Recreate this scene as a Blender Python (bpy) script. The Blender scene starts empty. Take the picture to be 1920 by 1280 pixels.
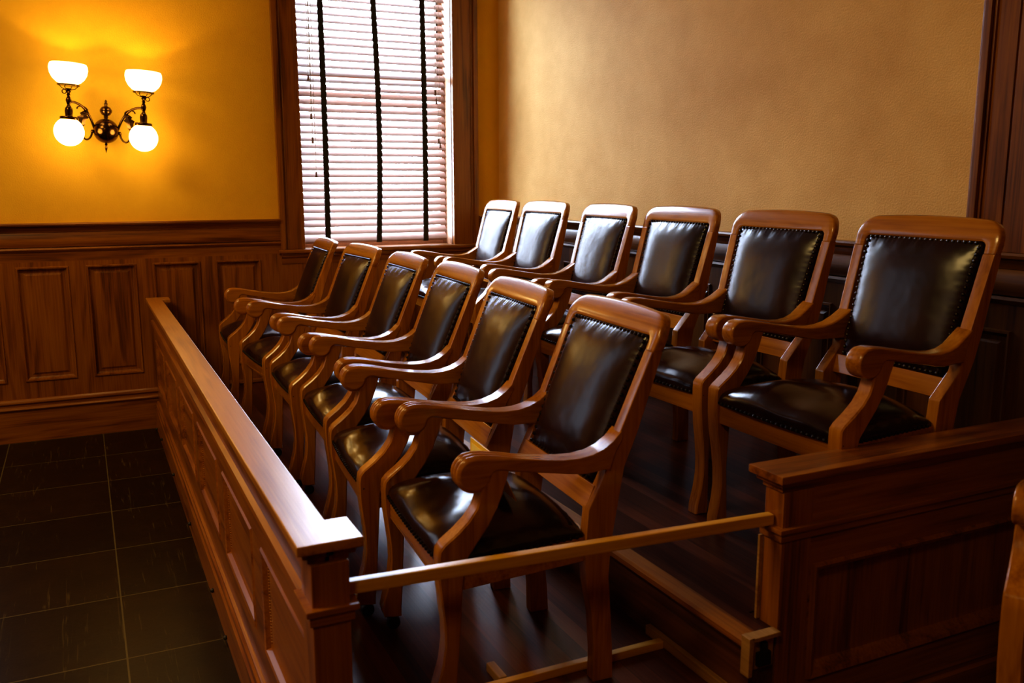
import bpy, bmesh, math, random
from mathutils import Vector, Matrix
random.seed(7)
PI = math.pi
COL = bpy.context.scene.collection

# ------------------------------------------------------------------ materials
def newmat(name):
    m = bpy.data.materials.new(name); m.use_nodes = True
    nt = m.node_tree
    return m, nt, nt.nodes, nt.links, nt.nodes['Principled BSDF']

def ramp(N, stops):
    r = N.new('ShaderNodeValToRGB')
    while len(r.color_ramp.elements) < len(stops): r.color_ramp.elements.new(0.5)
    for e, (p, c) in zip(r.color_ramp.elements, stops):
        e.position = p; e.color = (*c, 1)
    return r

def wood(name, dark, mid, light, axis='x', rough=.34, grain=1.0, coat=.25, planks=None):
    m, nt, N, L, b = newmat(name)
    tc = N.new('ShaderNodeTexCoord')
    src = tc.outputs['Object']
    oi = N.new('ShaderNodeObjectInfo')
    add = N.new('ShaderNodeVectorMath'); add.operation = 'ADD'
    sc = N.new('ShaderNodeVectorMath'); sc.operation = 'SCALE'; sc.inputs[0].default_value = (3.1, 1.7, 2.3)
    L.new(oi.outputs['Random'], sc.inputs['Scale']); L.new(src, add.inputs[0]); L.new(sc.outputs[0], add.inputs[1])
    src = add.outputs[0]
    plank_fac = None
    if planks:
        sp = N.new('ShaderNodeSeparateXYZ'); L.new(tc.outputs['Object'], sp.inputs[0])
        mm = N.new('ShaderNodeMath'); mm.operation = 'DIVIDE'; mm.inputs[1].default_value = planks
        L.new(sp.outputs['Y' if axis == 'x' else 'X'], mm.inputs[0])
        fl = N.new('ShaderNodeMath'); fl.operation = 'FLOOR'; L.new(mm.outputs[0], fl.inputs[0])
        fr = N.new('ShaderNodeMath'); fr.operation = 'FRACT'; L.new(mm.outputs[0], fr.inputs[0])
        wn = N.new('ShaderNodeTexWhiteNoise'); wn.noise_dimensions = '1D'; L.new(fl.outputs[0], wn.inputs['W'])
        v2 = N.new('ShaderNodeVectorMath'); v2.operation = 'SCALE'; L.new(wn.outputs['Color'], v2.inputs[0]); v2.inputs['Scale'].default_value = 9
        v3 = N.new('ShaderNodeVectorMath'); v3.operation = 'ADD'; L.new(src, v3.inputs[0]); L.new(v2.outputs[0], v3.inputs[1])
        src = v3.outputs[0]
        plank_fac = (wn.outputs['Value'], fr.outputs[0])
    mp = N.new('ShaderNodeMapping')
    s = {'x': (1.1, 11, 11), 'y': (11, 1.1, 11), 'z': (11, 11, 1.1)}[axis]
    mp.inputs['Scale'].default_value = [k * grain for k in s]
    L.new(src, mp.inputs[0])
    n1 = N.new('ShaderNodeTexNoise'); n1.inputs['Scale'].default_value = 1.0; n1.inputs['Detail'].default_value = 3; n1.inputs['Distortion'].default_value = .6
    L.new(mp.outputs[0], n1.inputs[0])
    mul = N.new('ShaderNodeMath'); mul.operation = 'MULTIPLY'; mul.inputs[1].default_value = 16
    L.new(n1.outputs['Fac'], mul.inputs[0])
    sn = N.new('ShaderNodeMath'); sn.operation = 'SINE'; L.new(mul.outputs[0], sn.inputs[0])
    mp2 = N.new('ShaderNodeMapping')
    s2 = {'x': (3, 130, 130), 'y': (130, 3, 130), 'z': (130, 130, 3)}[axis]
    mp2.inputs['Scale'].default_value = s2; L.new(src, mp2.inputs[0])
    n2 = N.new('ShaderNodeTexNoise'); n2.inputs['Scale'].default_value = 1; n2.inputs['Detail'].default_value = 2
    L.new(mp2.outputs[0], n2.inputs[0])
    a = N.new('ShaderNodeMath'); a.operation = 'MULTIPLY_ADD'; a.inputs[1].default_value = .17; a.inputs[2].default_value = .02
    L.new(sn.outputs[0], a.inputs[0])
    a2 = N.new('ShaderNodeMath'); a2.operation = 'MULTIPLY_ADD'; a2.inputs[1].default_value = .75
    L.new(n2.outputs['Fac'], a2.inputs[0]); L.new(a.outputs[0], a2.inputs[2])
    a3 = N.new('ShaderNodeMath'); a3.operation = 'ADD'; a3.inputs[1].default_value = .08
    L.new(a2.outputs[0], a3.inputs[0])
    r = ramp(N, [(.18, dark), (.48, mid), (.8, light)])
    L.new(a3.outputs[0], r.inputs[0])
    col = r.outputs[0]
    if plank_fac:
        mx = N.new('ShaderNodeMix'); mx.data_type = 'RGBA'; mx.blend_type = 'MULTIPLY'; mx.inputs['Factor'].default_value = 1
        rr = ramp(N, [(0, (.45, .42, .4)), (1, (1.25, 1.2, 1.15))]); L.new(plank_fac[0], rr.inputs[0])
        L.new(col, mx.inputs[6]); L.new(rr.outputs[0], mx.inputs[7])
        mx2 = N.new('ShaderNodeMix'); mx2.data_type = 'RGBA'; mx2.blend_type = 'MULTIPLY'; mx2.inputs['Factor'].default_value = 1
        r2 = ramp(N, [(0, (.25, .25, .25)), (.05, (1, 1, 1))]); L.new(plank_fac[1], r2.inputs[0])
        L.new(mx.outputs[2], mx2.inputs[6]); L.new(r2.outputs[0], mx2.inputs[7])
        col = mx2.outputs[2]
    L.new(col, b.inputs['Base Color'])
    b.inputs['Roughness'].default_value = rough
    b.inputs['Coat Weight'].default_value = coat; b.inputs['Coat Roughness'].default_value = .16
    bp = N.new('ShaderNodeBump'); bp.inputs['Strength'].default_value = .12; bp.inputs['Distance'].default_value = .002
    L.new(n2.outputs['Fac'], bp.inputs['Height']); L.new(bp.outputs[0], b.inputs['Normal'])
    return m

def plaster(name, c1, c2, bump=.5, sc=1.3):
    m, nt, N, L, b = newmat(name)
    tc = N.new('ShaderNodeTexCoord')
    n = N.new('ShaderNodeTexNoise'); n.inputs['Scale'].default_value = sc; n.inputs['Detail'].default_value = 7; n.inputs['Roughness'].default_value = .65
    L.new(tc.outputs['Object'], n.inputs[0])
    r = ramp(N, [(.35, c1), (.65, c2)]); L.new(n.outputs['Fac'], r.inputs[0]); L.new(r.outputs[0], b.inputs['Base Color'])
    n2 = N.new('ShaderNodeTexNoise'); n2.inputs['Scale'].default_value = 130; n2.inputs['Detail'].default_value = 3
    L.new(tc.outputs['Object'], n2.inputs[0])
    bp = N.new('ShaderNodeBump'); bp.inputs['Strength'].default_value = bump; bp.inputs['Distance'].default_value = .006
    L.new(n2.outputs['Fac'], bp.inputs['Height']); L.new(bp.outputs[0], b.inputs['Normal'])
    b.inputs['Roughness'].default_value = .75
    return m

def simple(name, col, rough=.5, metal=0., var=.15, nsc=30, bump=0., spec=.5, coat=0.):
    m, nt, N, L, b = newmat(name)
    tc = N.new('ShaderNodeTexCoord')
    n = N.new('ShaderNodeTexNoise'); n.inputs['Scale'].default_value = nsc; n.inputs['Detail'].default_value = 4
    L.new(tc.outputs['Object'], n.inputs[0])
    r = ramp(N, [(.3, tuple(c * (1 - var) for c in col)), (.7, tuple(min(1, c * (1 + var)) for c in col))])
    L.new(n.outputs['Fac'], r.inputs[0]); L.new(r.outputs[0], b.inputs['Base Color'])
    b.inputs['Roughness'].default_value = rough; b.inputs['Metallic'].default_value = metal
    b.inputs['Specular IOR Level'].default_value = spec; b.inputs['Coat Weight'].default_value = coat
    if bump:
        bp = N.new('ShaderNodeBump'); bp.inputs['Strength'].default_value = bump; bp.inputs['Distance'].default_value = .002
        L.new(n.outputs['Fac'], bp.inputs['Height']); L.new(bp.outputs[0], b.inputs['Normal'])
    return m

def leather(name, rough):
    m, nt, N, L, b = newmat(name)
    tc = N.new('ShaderNodeTexCoord'); oi = N.new('ShaderNodeObjectInfo')
    sc = N.new('ShaderNodeVectorMath'); sc.operation = 'SCALE'; sc.inputs[0].default_value = (5, 3, 4); L.new(oi.outputs['Random'], sc.inputs['Scale'])
    ad = N.new('ShaderNodeVectorMath'); ad.operation = 'ADD'; L.new(tc.outputs['Object'], ad.inputs[0]); L.new(sc.outputs[0], ad.inputs[1])
    n = N.new('ShaderNodeTexNoise'); n.inputs['Scale'].default_value = 9; n.inputs['Detail'].default_value = 2; L.new(ad.outputs[0], n.inputs[0])
    v = N.new('ShaderNodeTexVoronoi'); v.inputs['Scale'].default_value = 420; L.new(ad.outputs[0], v.inputs[0])
    r = ramp(N, [(.3, (.009, .0027, .0025)), (.7, (.022, .006, .005))]); L.new(n.outputs['Fac'], r.inputs[0]); L.new(r.outputs[0], b.inputs['Base Color'])
    b1 = N.new('ShaderNodeBump'); b1.inputs['Strength'].default_value = .25; b1.inputs['Distance'].default_value = .012; L.new(n.outputs['Fac'], b1.inputs['Height'])
    b2 = N.new('ShaderNodeBump'); b2.inputs['Strength'].default_value = .03; b2.inputs['Distance'].default_value = .001; L.new(v.outputs['Distance'], b2.inputs['Height'])
    L.new(b1.outputs[0], b2.inputs['Normal']); L.new(b2.outputs[0], b.inputs['Normal'])
    b.inputs['Roughness'].default_value = rough; b.inputs['Specular IOR Level'].default_value = .42
    return m

def tile_floor():
    m, nt, N, L, b = newmat('slate_tile')
    tc = N.new('ShaderNodeTexCoord'); sp = N.new('ShaderNodeSeparateXYZ'); L.new(tc.outputs['Object'], sp.inputs[0])
    def M(op, a, bb=None):
        n = N.new('ShaderNodeMath'); n.operation = op
        for i, q in enumerate((a, bb)):
            if q is None: continue
            if isinstance(q, (int, float)): n.inputs[i].default_value = q
            else: L.new(q, n.inputs[i])
        return n.outputs[0]
    tx = M('DIVIDE', M('SUBTRACT', sp.outputs['X'], .04), .503); ty = M('DIVIDE', M('ADD', sp.outputs['Y'], 2.775), .52)
    gx = M('ABSOLUTE', M('SUBTRACT', M('FRACT', M('ADD', tx, .5)), .5)); gy = M('ABSOLUTE', M('SUBTRACT', M('FRACT', M('ADD', ty, .5)), .5))
    g = M('LESS_THAN', M('MINIMUM', gx, gy), .0055)
    cid = N.new('ShaderNodeCombineXYZ'); L.new(M('FLOOR', tx), cid.inputs[0]); L.new(M('FLOOR', ty), cid.inputs[1])
    wn = N.new('ShaderNodeTexWhiteNoise'); wn.noise_dimensions = '2D'; L.new(cid.outputs[0], wn.inputs['Vector'])
    n = N.new('ShaderNodeTexNoise'); n.inputs['Scale'].default_value = 7; n.inputs['Detail'].default_value = 8; n.inputs['Roughness'].default_value = .7; L.new(tc.outputs['Object'], n.inputs[0])
    mpS = N.new('ShaderNodeMapping'); mpS.inputs['Rotation'].default_value = (0, 0, .5); mpS.inputs['Scale'].default_value = (3, 60, 1); L.new(tc.outputs['Object'], mpS.inputs[0])
    ns = N.new('ShaderNodeTexNoise'); ns.inputs['Scale'].default_value = 1.0; ns.inputs['Detail'].default_value = 3; ns.inputs['Distortion'].default_value = 1.5; L.new(mpS.outputs[0], ns.inputs[0])
    scr = ramp(N, [(.63, (0, 0, 0)), (.70, (1, 1, 1))]); L.new(ns.outputs['Fac'], scr.inputs[0])
    r = ramp(N, [(.25, (.007, .003, .0004)), (.75, (.019, .0085, .001))]); L.new(n.outputs['Fac'], r.inputs[0])
    mx = N.new('ShaderNodeMix'); mx.data_type = 'RGBA'; L.new(scr.outputs[0], mx.inputs['Factor']); L.new(r.outputs[0], mx.inputs[6]); mx.inputs[7].default_value = (.05, .034, .012, 1)
    mv = N.new('ShaderNodeMix'); mv.data_type = 'RGBA'; mv.blend_type = 'MULTIPLY'; mv.inputs['Factor'].default_value = 1
    rv = ramp(N, [(0, (.7, .7, .7)), (1, (1.3, 1.25, 1.2))]); L.new(wn.outputs['Value'], rv.inputs[0]); L.new(mx.outputs[2], mv.inputs[6]); L.new(rv.outputs[0], mv.inputs[7])
    mg = N.new('ShaderNodeMix'); mg.data_type = 'RGBA'; L.new(g, mg.inputs['Factor']); L.new(mv.outputs[2], mg.inputs[6]); mg.inputs[7].default_value = (.10, .078, .034, 1)
    L.new(mg.outputs[2], b.inputs['Base Color'])
    b.inputs['Roughness'].default_value = .33; b.inputs['Specular IOR Level'].default_value = .14
    bp = N.new('ShaderNodeBump'); bp.inputs['Strength'].default_value = .3; bp.inputs['Distance'].default_value = .004; L.new(n.outputs['Fac'], bp.inputs['Height']); L.new(bp.outputs[0], b.inputs['Normal'])
    return m

def glow(name, col, strength, base=(.9, .85, .75)):
    m, nt, N, L, b = newmat(name)
    tc = N.new('ShaderNodeTexCoord'); n = N.new('ShaderNodeTexNoise'); n.inputs['Scale'].default_value = 12; L.new(tc.outputs['Object'], n.inputs[0])
    r = ramp(N, [(.2, tuple(c * .95 for c in col)), (.8, col)]); L.new(n.outputs['Fac'], r.inputs[0])
    L.new(r.outputs[0], b.inputs['Emission Color']); b.inputs['Emission Strength'].default_value = strength
    b.inputs['Base Color'].default_value = (*base, 1); b.inputs['Roughness'].default_value = .25
    return m

def slat_mat():
    m, nt, N, L, b = newmat('blind_slat_white')
    tc = N.new('ShaderNodeTexCoord'); n = N.new('ShaderNodeTexNoise'); n.inputs['Scale'].default_value = 20; L.new(tc.outputs['Object'], n.inputs[0])
    r = ramp(N, [(.3, (.30, .185, .145)), (.7, (.34, .215, .17))]); L.new(n.outputs['Fac'], r.inputs[0]); L.new(r.outputs[0], b.inputs['Base Color'])
    b.inputs['Roughness'].default_value = .4
    t = N.new('ShaderNodeBsdfTranslucent'); t.inputs['Color'].default_value = (.4, .22, .18, 1)
    mx = N.new('ShaderNodeMixShader'); mx.inputs[0].default_value = .05
    L.new(b.outputs[0], mx.inputs[1]); L.new(t.outputs[0], mx.inputs[2])
    L.new(mx.outputs[0], N['Material Output'].inputs['Surface'])
    return m

def glass_mat(name='window_glass', k=1.0):
    m, nt, N, L, b = newmat(name)
    t = N.new('ShaderNodeBsdfTransparent'); t.inputs[0].default_value = (.96 * k, .97 * k, .98 * k, 1)
    g = N.new('ShaderNodeBsdfGlossy'); g.inputs['Roughness'].default_value = .02
    mx = N.new('ShaderNodeMixShader'); mx.inputs[0].default_value = .06
    L.new(t.outputs[0], mx.inputs[1]); L.new(g.outputs[0], mx.inputs[2]); L.new(mx.outputs[0], N['Material Output'].inputs['Surface'])
    return m

OAK = ((.10, .027, .0015), (.26, .080, .004), (.37, .135, .009))
M = {}
for ax in 'xyz':
    M['wain_' + ax] = wood('wainscot_oak_' + ax, *[(tuple(c * .86 for c in k)) for k in OAK], axis=ax, rough=.36)
    M['shade_' + ax] = wood('wainscot_shaded_' + ax, *[(tuple(c * .5 for c in k)) for k in OAK], axis=ax, rough=.36)  # same oak darkened: shade behind the back chairs painted into the colour
    M['rail_' + ax] = wood('railing_oak_' + ax, *[(tuple(c * 1.0 for c in k)) for k in OAK], axis=ax, rough=.33, coat=.2)
M['rail_cap'] = wood('railing_cap_oak', (.30, .10, .008), (.46, .18, .014), (.54, .23, .025), axis='x', rough=.36, coat=.7)
M['rail_cap'].node_tree.nodes['Principled BSDF'].inputs['Coat Roughness'].default_value = .3
CH = ((.25, .080, .003), (.39, .142, .007), (.48, .19, .013))
for ax in 'xyz':
    M['chair_' + ax] = wood('chair_oak_' + ax, *CH, axis=ax, rough=.25, coat=.5, grain=1.6)
    M['chair_' + ax].node_tree.nodes['Principled BSDF'].inputs['Coat Roughness'].default_value = .10
    M['chair_' + ax].node_tree.nodes['Principled BSDF'].inputs['Specular IOR Level'].default_value = .35
M['pale'] = wood('pale_oak_y', (.50, .22, .010), (.66, .33, .018), (.76, .42, .04), axis='y', rough=.4)
M['pale_x'] = wood('pale_oak_x', (.22, .10, .02), (.36, .18, .04), (.46, .25, .07), axis='x', rough=.45)
M['boards'] = wood('platform_boards', (.055, .013, .005), (.105, .028, .011), (.15, .045, .018), axis='x', rough=.28, coat=.0, planks=.057)
M['boards'].node_tree.nodes['Principled BSDF'].inputs['Specular IOR Level'].default_value = .2
M['riser'] = wood('riser_boards', (.05, .014, .005), (.10, .030, .010), (.15, .05, .018), axis='x', rough=.35)
M['leather_back'] = leather('leather_back', .25)
M['leather_seat'] = leather('leather_seat', .19)
M['yellow'] = plaster('ochre_plaster', (.74, .40, .012), (.85, .48, .020), bump=.35)
M['beige'] = plaster('beige_plaster', (.68, .40, .115), (.88, .585, .215), bump=.4, sc=1.1)
M['ceil'] = plaster('ceiling_plaster', (.45, .33, .16), (.55, .4, .2), bump=.2)
M['tile'] = tile_floor()
M['nail'] = simple('dark_nailhead', (.022, .015, .013), .38, .85, .3, 200)
M['caster'] = simple('black_caster', (.012, .012, .013), .4, .3)
M['brass'] = simple('aged_brass', (.11, .055, .018), .2, 1.0, .3, 40)
M['globe'] = glow('opal_globe', (1.0, .68, .25), 13)
M['bowl'] = glow('opal_bowl', (1.0, .72, .30), 5)
M['slat'] = slat_mat()
M['tape'] = simple('dark_tape', (.022, .018, .010), .9, 0, .3, 80)
M['cord'] = simple('cord', (.35, .28, .2), .8)
M['tassel'] = simple('tassel_wood', (.16, .07, .03), .5)
M['glass'] = glass_mat()
M['glass_dimmed'] = glass_mat('dimmed_glass', .22)  # darkened only to weaken the light from the unseen second window
M['sash'] = simple('sash_paint', (.22, .10, .045), .5)
M['card'] = simple('yellow_card', (.95, .58, .03), .5, 0, .06)
M['card_in'] = simple('yellow_card_face', (1.0, .80, .26), .5, 0, .03)
M['iron'] = simple('dark_steel', (.06, .06, .065), .4, .8)
M['stud'] = simple('dark_stud', (.03, .028, .022), .5, .4)

# ------------------------------------------------------------------ geometry
class G:
    def __init__(s): s.v = []; s.f = []
    def add(s, v, f):
        o = len(s.v); s.v += [tuple(p) for p in v]; s.f += [tuple(i + o for i in q) for q in f]; return s
    def box(s, x0, x1, y0, y1, z0, z1):
        v = [(x, y, z) for x in (x0, x1) for y in (y0, y1) for z in (z0, z1)]
        return s.add(v, [(0, 1, 3, 2), (4, 6, 7, 5), (0, 4, 5, 1), (2, 3, 7, 6), (0, 2, 6, 4), (1, 5, 7, 3)])
    def prism(s, poly, a0, a1, axis):
        n = len(poly)
        def p(u, w, a): return {'x': (a, u, w), 'y': (u, a, w), 'z': (u, w, a)}[axis]
        v = [p(u, w, a0) for u, w in poly] + [p(u, w, a1) for u, w in poly]
        f = [(i, (i + 1) % n, (i + 1) % n + n, i + n) for i in range(n)]
        return s.add(v, f + [tuple(range(n))[::-1], tuple(range(n, 2 * n))])
    def lathe(s, prof, c=(0, 0, 0), axis='z', n=24):
        # prof: (radius, height) ; closed with caps where the radius is tiny
        v = []; f = []
        for r, h in prof:
            for k in range(n):
                a = 2 * PI * k / n; x, y = r * math.cos(a), r * math.sin(a)
                q = {'z': (x, y, h), 'x': (h, x, y), 'y': (x, h, y)}[axis]
                v.append((q[0] + c[0], q[1] + c[1], q[2] + c[2]))
        for i in range(len(prof) - 1):
            for k in range(n):
                a, b = i * n + k, i * n + (k + 1) % n
                f.append((a, b, b + n, a + n))
        if prof[0][0] > 1e-6: f.append(tuple(range(n))[::-1])
        if prof[-1][0] > 1e-6: f.append(tuple(range((len(prof) - 1) * n, len(prof) * n)))
        return s.add(v, f)
    def ball(s, c, r, n=16, sq=(1, 1, 1)):
        v = []; f = []; m = n // 2
        for i in range(m + 1):
            t = PI * i / m
            for k in range(n):
                a = 2 * PI * k / n
                v.append((c[0] + r * sq[0] * math.sin(t) * math.cos(a), c[1] + r * sq[1] * math.sin(t) * math.sin(a), c[2] + r * sq[2] * math.cos(t)))
        for i in range(m):
            for k in range(n):
                a, b = i * n + k, i * n + (k + 1) % n
                f.append((a, a + n, b + n, b))
        return s.add(v, f)
    def tube(s, path, rad, n=10):
        P = [Vector(p) for p in path]; v = []; f = []
        up = Vector((0.13, 0.21, .97))
        for i, p in enumerate(P):
            d = (P[min(i + 1, len(P) - 1)] - P[max(i - 1, 0)]).normalized()
            a = d.cross(up)
            if a.length < .05: a = d.cross(Vector((1, 0, 0)))
            a.normalize(); b = d.cross(a)
            r = rad[i] if isinstance(rad, (list, tuple)) else rad
            for k in range(n):
                t = 2 * PI * k / n; v.append(p + a * r * math.cos(t) + b * r * math.sin(t))
        for i in range(len(P) - 1):
            for k in range(n):
                a, b = i * n + k, i * n + (k + 1) % n
                f.append((a, b, b + n, a + n))
        f += [tuple(range(n))[::-1], tuple(range((len(P) - 1) * n, len(P) * n))]
        return s.add(v, f)
    def rings(s, o, u, w, nn, W, H, ring):
        # nested rectangles: o corner, u / w unit directions, nn outward normal; ring: (inset, depth)
        o, u, w, nn = map(Vector, (o, u, w, nn)); v = []; f = []
        for ins, dep in ring:
            for a, b in ((ins, ins), (W - ins, ins), (W - ins, H - ins), (ins, H - ins)):
                v.append(o + u * a + w * b + nn * dep)
        for i in range(len(ring) - 1):
            for k in range(4):
                a, b = i * 4 + k, i * 4 + (k + 1) % 4
                f.append((a, b, b + 4, a + 4))
        f.append(tuple(range((len(ring) - 1) * 4, len(ring) * 4)))
        return s.add(v, f)
    def slab(s, outline, slices, wf=None):
        # outline in (b, z); slices: (w, inset or function(b, z) -> inset); extruded along local x
        n = len(outline)
        area = sum(outline[i][0] * outline[(i + 1) % n][1] - outline[(i + 1) % n][0] * outline[i][1] for i in range(n))
        sg = 1 if area > 0 else -1
        nor = []
        for i in range(n):
            a, b = outline[i - 1], outline[(i + 1) % n]
            t = Vector((b[0] - a[0], b[1] - a[1])); t.normalize()
            nor.append((-t.y * sg, t.x * sg))
        v = []; f = []
        for w, ins in slices:
            for (b, z), (nx, nz) in zip(outline, nor):
                k = ins(b, z) if callable(ins) else ins
                b2, z2 = b + nx * k, z + nz * k
                v.append((w + (wf(b, z) if wf else 0), b2, z2))
        m = len(slices)
        for i in range(m - 1):
            for k in range(n):
                a, b = i * n + k, i * n + (k + 1) % n
                f.append((a, b, b + n, a + n))
        f += [tuple(range(n))[::-1], tuple(range((m - 1) * n, m * n))]
        return s.add(v, f)

def weighted_normals(me, ang):
    # area-weighted corner normals, split where the surface turns by more than ang: flat faces stay flat
    b = bmesh.new(); b.from_mesh(me); b.faces.ensure_lookup_table()
    out = [None] * len(me.loops); area = [f.calc_area() for f in b.faces]
    for v in b.verts:
        left = set(f.index for f in v.link_faces)
        while left:
            st = [left.pop()]; grp = [st[0]]
            while st:
                fi = st.pop()
                for e in b.faces[fi].edges:
                    if v not in e.verts or len(e.link_faces) != 2 or e.calc_face_angle(0) > ang: continue
                    for f2 in e.link_faces:
                        if f2.index in left: left.remove(f2.index); st.append(f2.index); grp.append(f2.index)
            n = Vector()
            for fi in grp: n += b.faces[fi].normal * area[fi]
            if n.length > 0: n.normalize()
            for fi in grp:
                for l in b.faces[fi].loops:
                    if l.vert is v: out[l.index] = n.copy()
    b.free()
    me.normals_split_custom_set([tuple(n) if n else (0, 0, 1) for n in out])

def mk(name, g, mat, parent=None, bevel=0, seg=2, sharp=40, label=None, smooth=True):
    bm = bmesh.new()
    vs = [bm.verts.new(p) for p in g.v]
    for q in g.f:
        try: bm.faces.new([vs[i] for i in q])
        except ValueError: pass
    bmesh.ops.remove_doubles(bm, verts=bm.verts, dist=1e-6)
    bmesh.ops.recalc_face_normals(bm, faces=bm.faces)
    if bevel:
        ed = [e for e in bm.edges if len(e.link_faces) == 2 and e.calc_face_angle(0) > math.radians(35)]
        bmesh.ops.bevel(bm, geom=ed, offset=bevel, segments=seg, affect='EDGES', profile=.5, clamp_overlap=True)
    me = bpy.data.meshes.new(name); bm.to_mesh(me); bm.free()
    if smooth:
        me.polygons.foreach_set('use_smooth', [True] * len(me.polygons))
        me.set_sharp_from_angle(angle=math.radians(sharp))
        weighted_normals(me, math.radians(sharp))
    me.materials.append(mat)
    o = bpy.data.objects.new(name, me); COL.objects.link(o)
    if parent: o.parent = parent
    if label: o['label'] = label
    return o

def struct(name, g, mat, parent=None, **k):
    o = mk(name, g, mat, parent, **k)
    if parent is None: o['kind'] = 'structure'
    return o

def empty(name, loc=(0, 0, 0), rz=0, label=None, cat=None, group=None, kind=None):
    o = bpy.data.objects.new(name, None); COL.objects.link(o); o.empty_display_size = .1
    o.location = loc; o.rotation_euler = (0, 0, rz)
    if label: o['label'] = label
    if cat: o['category'] = cat
    if group: o['group'] = group
    if kind: o['kind'] = kind
    return o

def tag(o, label, cat, group=None):
    o['label'] = label; o['category'] = cat
    if group: o['group'] = group
    return o

# ------------------------------------------------------------------ room shell
RX, RY, RZ = 9.6, -7.6, 4.4
WY0, WY1, WZ0, WZ1 = -1.4493, -.3698, 1.10, 3.55          # window opening in the left wall
struct('floor', G().box(-.3, RX, RY, .3, -.1, 0), M['tile'], smooth=False)
struct('ceiling', G().box(-.3, RX, RY, .3, RZ, RZ + .1), M['ceil'], smooth=False)
g = G()
W2 = -3.42                                                     # the next window along the same wall, left of the view
g.box(-.25, 0, RY, WY0 + W2, 0, RZ); g.box(-.25, 0, WY1 + W2, WY0, 0, RZ); g.box(-.25, 0, WY1, 0, 0, RZ)
for dy in (0, W2): g.box(-.25, 0, WY0 + dy, WY1 + dy, 0, WZ0); g.box(-.25, 0, WY0 + dy, WY1 + dy, WZ1, RZ)
struct('wall_left', g, M['yellow'], smooth=False)
struct('wall_right', G().box(-.25, RX, 0, .25, 0, RZ), M['beige'], smooth=False)
struct('wall_front', G().box(-.25, RX, RY - .2, RY, 0, RZ), M['rail_z'], smooth=False)
struct('wall_rear', G().box(RX, RX + .2, RY, .25, 0, RZ), M['rail_z'], smooth=False)

# ---- wainscot. Profiles are given as (distance from wall, height)
ZC = 1.3254
CAP = [(0, ZC), (.052, ZC), (.056, ZC - .008), (.052, ZC - .018), (.040, ZC - .022), (.036, ZC - .034), (.026, ZC - .042), (.022, ZC - .055), (0, ZC - .055)]
FRZ = [(0, 1.270), (.018, 1.270), (.028, 1.252), (.033, 1.225), (.031, 1.20), (.024, 1.182), (0, 1.178)]
BEAD = [(0, 1.178), (.036, 1.178), (.040, 1.168), (.034, 1.158), (.030, 1.153), (0, 1.153)]
BASECAP = [(0, .268), (.034, .268), (.044, .258), (.046, .245), (.036, .235), (.036, .220), (.046, .212), (.046, .204), (0, .204)]
PANEL_RING = [(0, .026), (.004, .034), (.012, .032), (.018, .016), (.026, .012), (.040, .012), (.052, .020), (.056, .020)]

def wains(name, axis, a0, a1, panels, gaps, top=1.153, ptop=1.066, pbot=.371, mat="wain_"):
    """axis 'y': on wall X=0 ; axis 'x': on wall Y=0 (outwards is -Y)"""
    root = empty(name, kind='structure')
    def prof(p): return p if axis == 'y' else [(-d, z) for d, z in p]
    va, ha = ('z', 'y') if axis == 'y' else ('z', 'x')
    fr = G()
    def bx(u0, u1, z0, z1, d=.026):
        if axis == 'y': fr.box(.002, d, u0, u1, z0, z1)
        else: fr.box(u0, u1, -d, -.002, z0, z1)
    bx(a0, a1, ptop, top); bx(a0, a1, .268, pbot)
    edges = sorted(panels); cur = a0
    for p0, p1 in edges:
        bx(cur, p0, pbot, ptop); cur = p1
    bx(cur, a1, pbot, ptop)
    mk('panel_frame', fr, M[mat + va], root, bevel=0)
    for p0, p1 in panels:
        q = G()
        if axis == 'y': q.rings((0, p0, pbot), (0, 1, 0), (0, 0, 1), (1, 0, 0), p1 - p0, ptop - pbot, PANEL_RING)
        else: q.rings((p0, 0, pbot), (1, 0, 0), (0, 0, 1), (0, -1, 0), p1 - p0, ptop - pbot, PANEL_RING)
        mk('raised_panel', q, M[mat + 'z'], root, sharp=25)
    for s0, s1 in gaps:
        for nm, pr in (('cap_moulding', CAP), ('frieze_board', FRZ), ('bead_moulding', BEAD)):
            mk(nm, G().prism(prof(pr), s0, s1, ha), M[mat + ha], root, sharp=35)
    return root

CW0, CW1 = -1.6118, -.1793                                    # outer edges of window casing
pl = [(-3.177 - .381 * k, -3.177 - .381 * k + .287) for k in range(8, 0, -1)] + [(-3.177 + .381 * k, -3.177 + .381 * k + .287) for k in range(4)]
wl = wains('trim_1', 'y', -6.3, -.03, pl, [(-6.3, CW0 + W2), (CW1 + W2, CW0), (CW1, -.03)], top=1.095)
mk('top_rail', G().box(.002, .026, CW1 + W2, CW0, 1.095, 1.153), M['wain_y'], wl)
mk('top_rail', G().box(.002, .026, -6.3, CW0 + W2, 1.095, 1.153), M['wain_y'], wl)
mk('top_rail', G().box(.002, .026, CW1, -.03, 1.095, 1.153), M['wain_y'], wl)
struct('baseboard_left', G().prism(BASECAP, -6.3, -.03, 'y').box(0, .034, -6.3, -.03, 0, .204), M['wain_y'], bevel=.002)
pr = [(.25 + .40 * k, .25 + .40 * k + .30) for k in range(20)]
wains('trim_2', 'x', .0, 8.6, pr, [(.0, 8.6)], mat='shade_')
struct('baseboard_right', G().prism([(-d, z) for d, z in BASECAP], 0, 8.6, 'x').box(0, 8.6, -.034, 0, 0, .204), M['wain_x'], bevel=.002)
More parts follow.
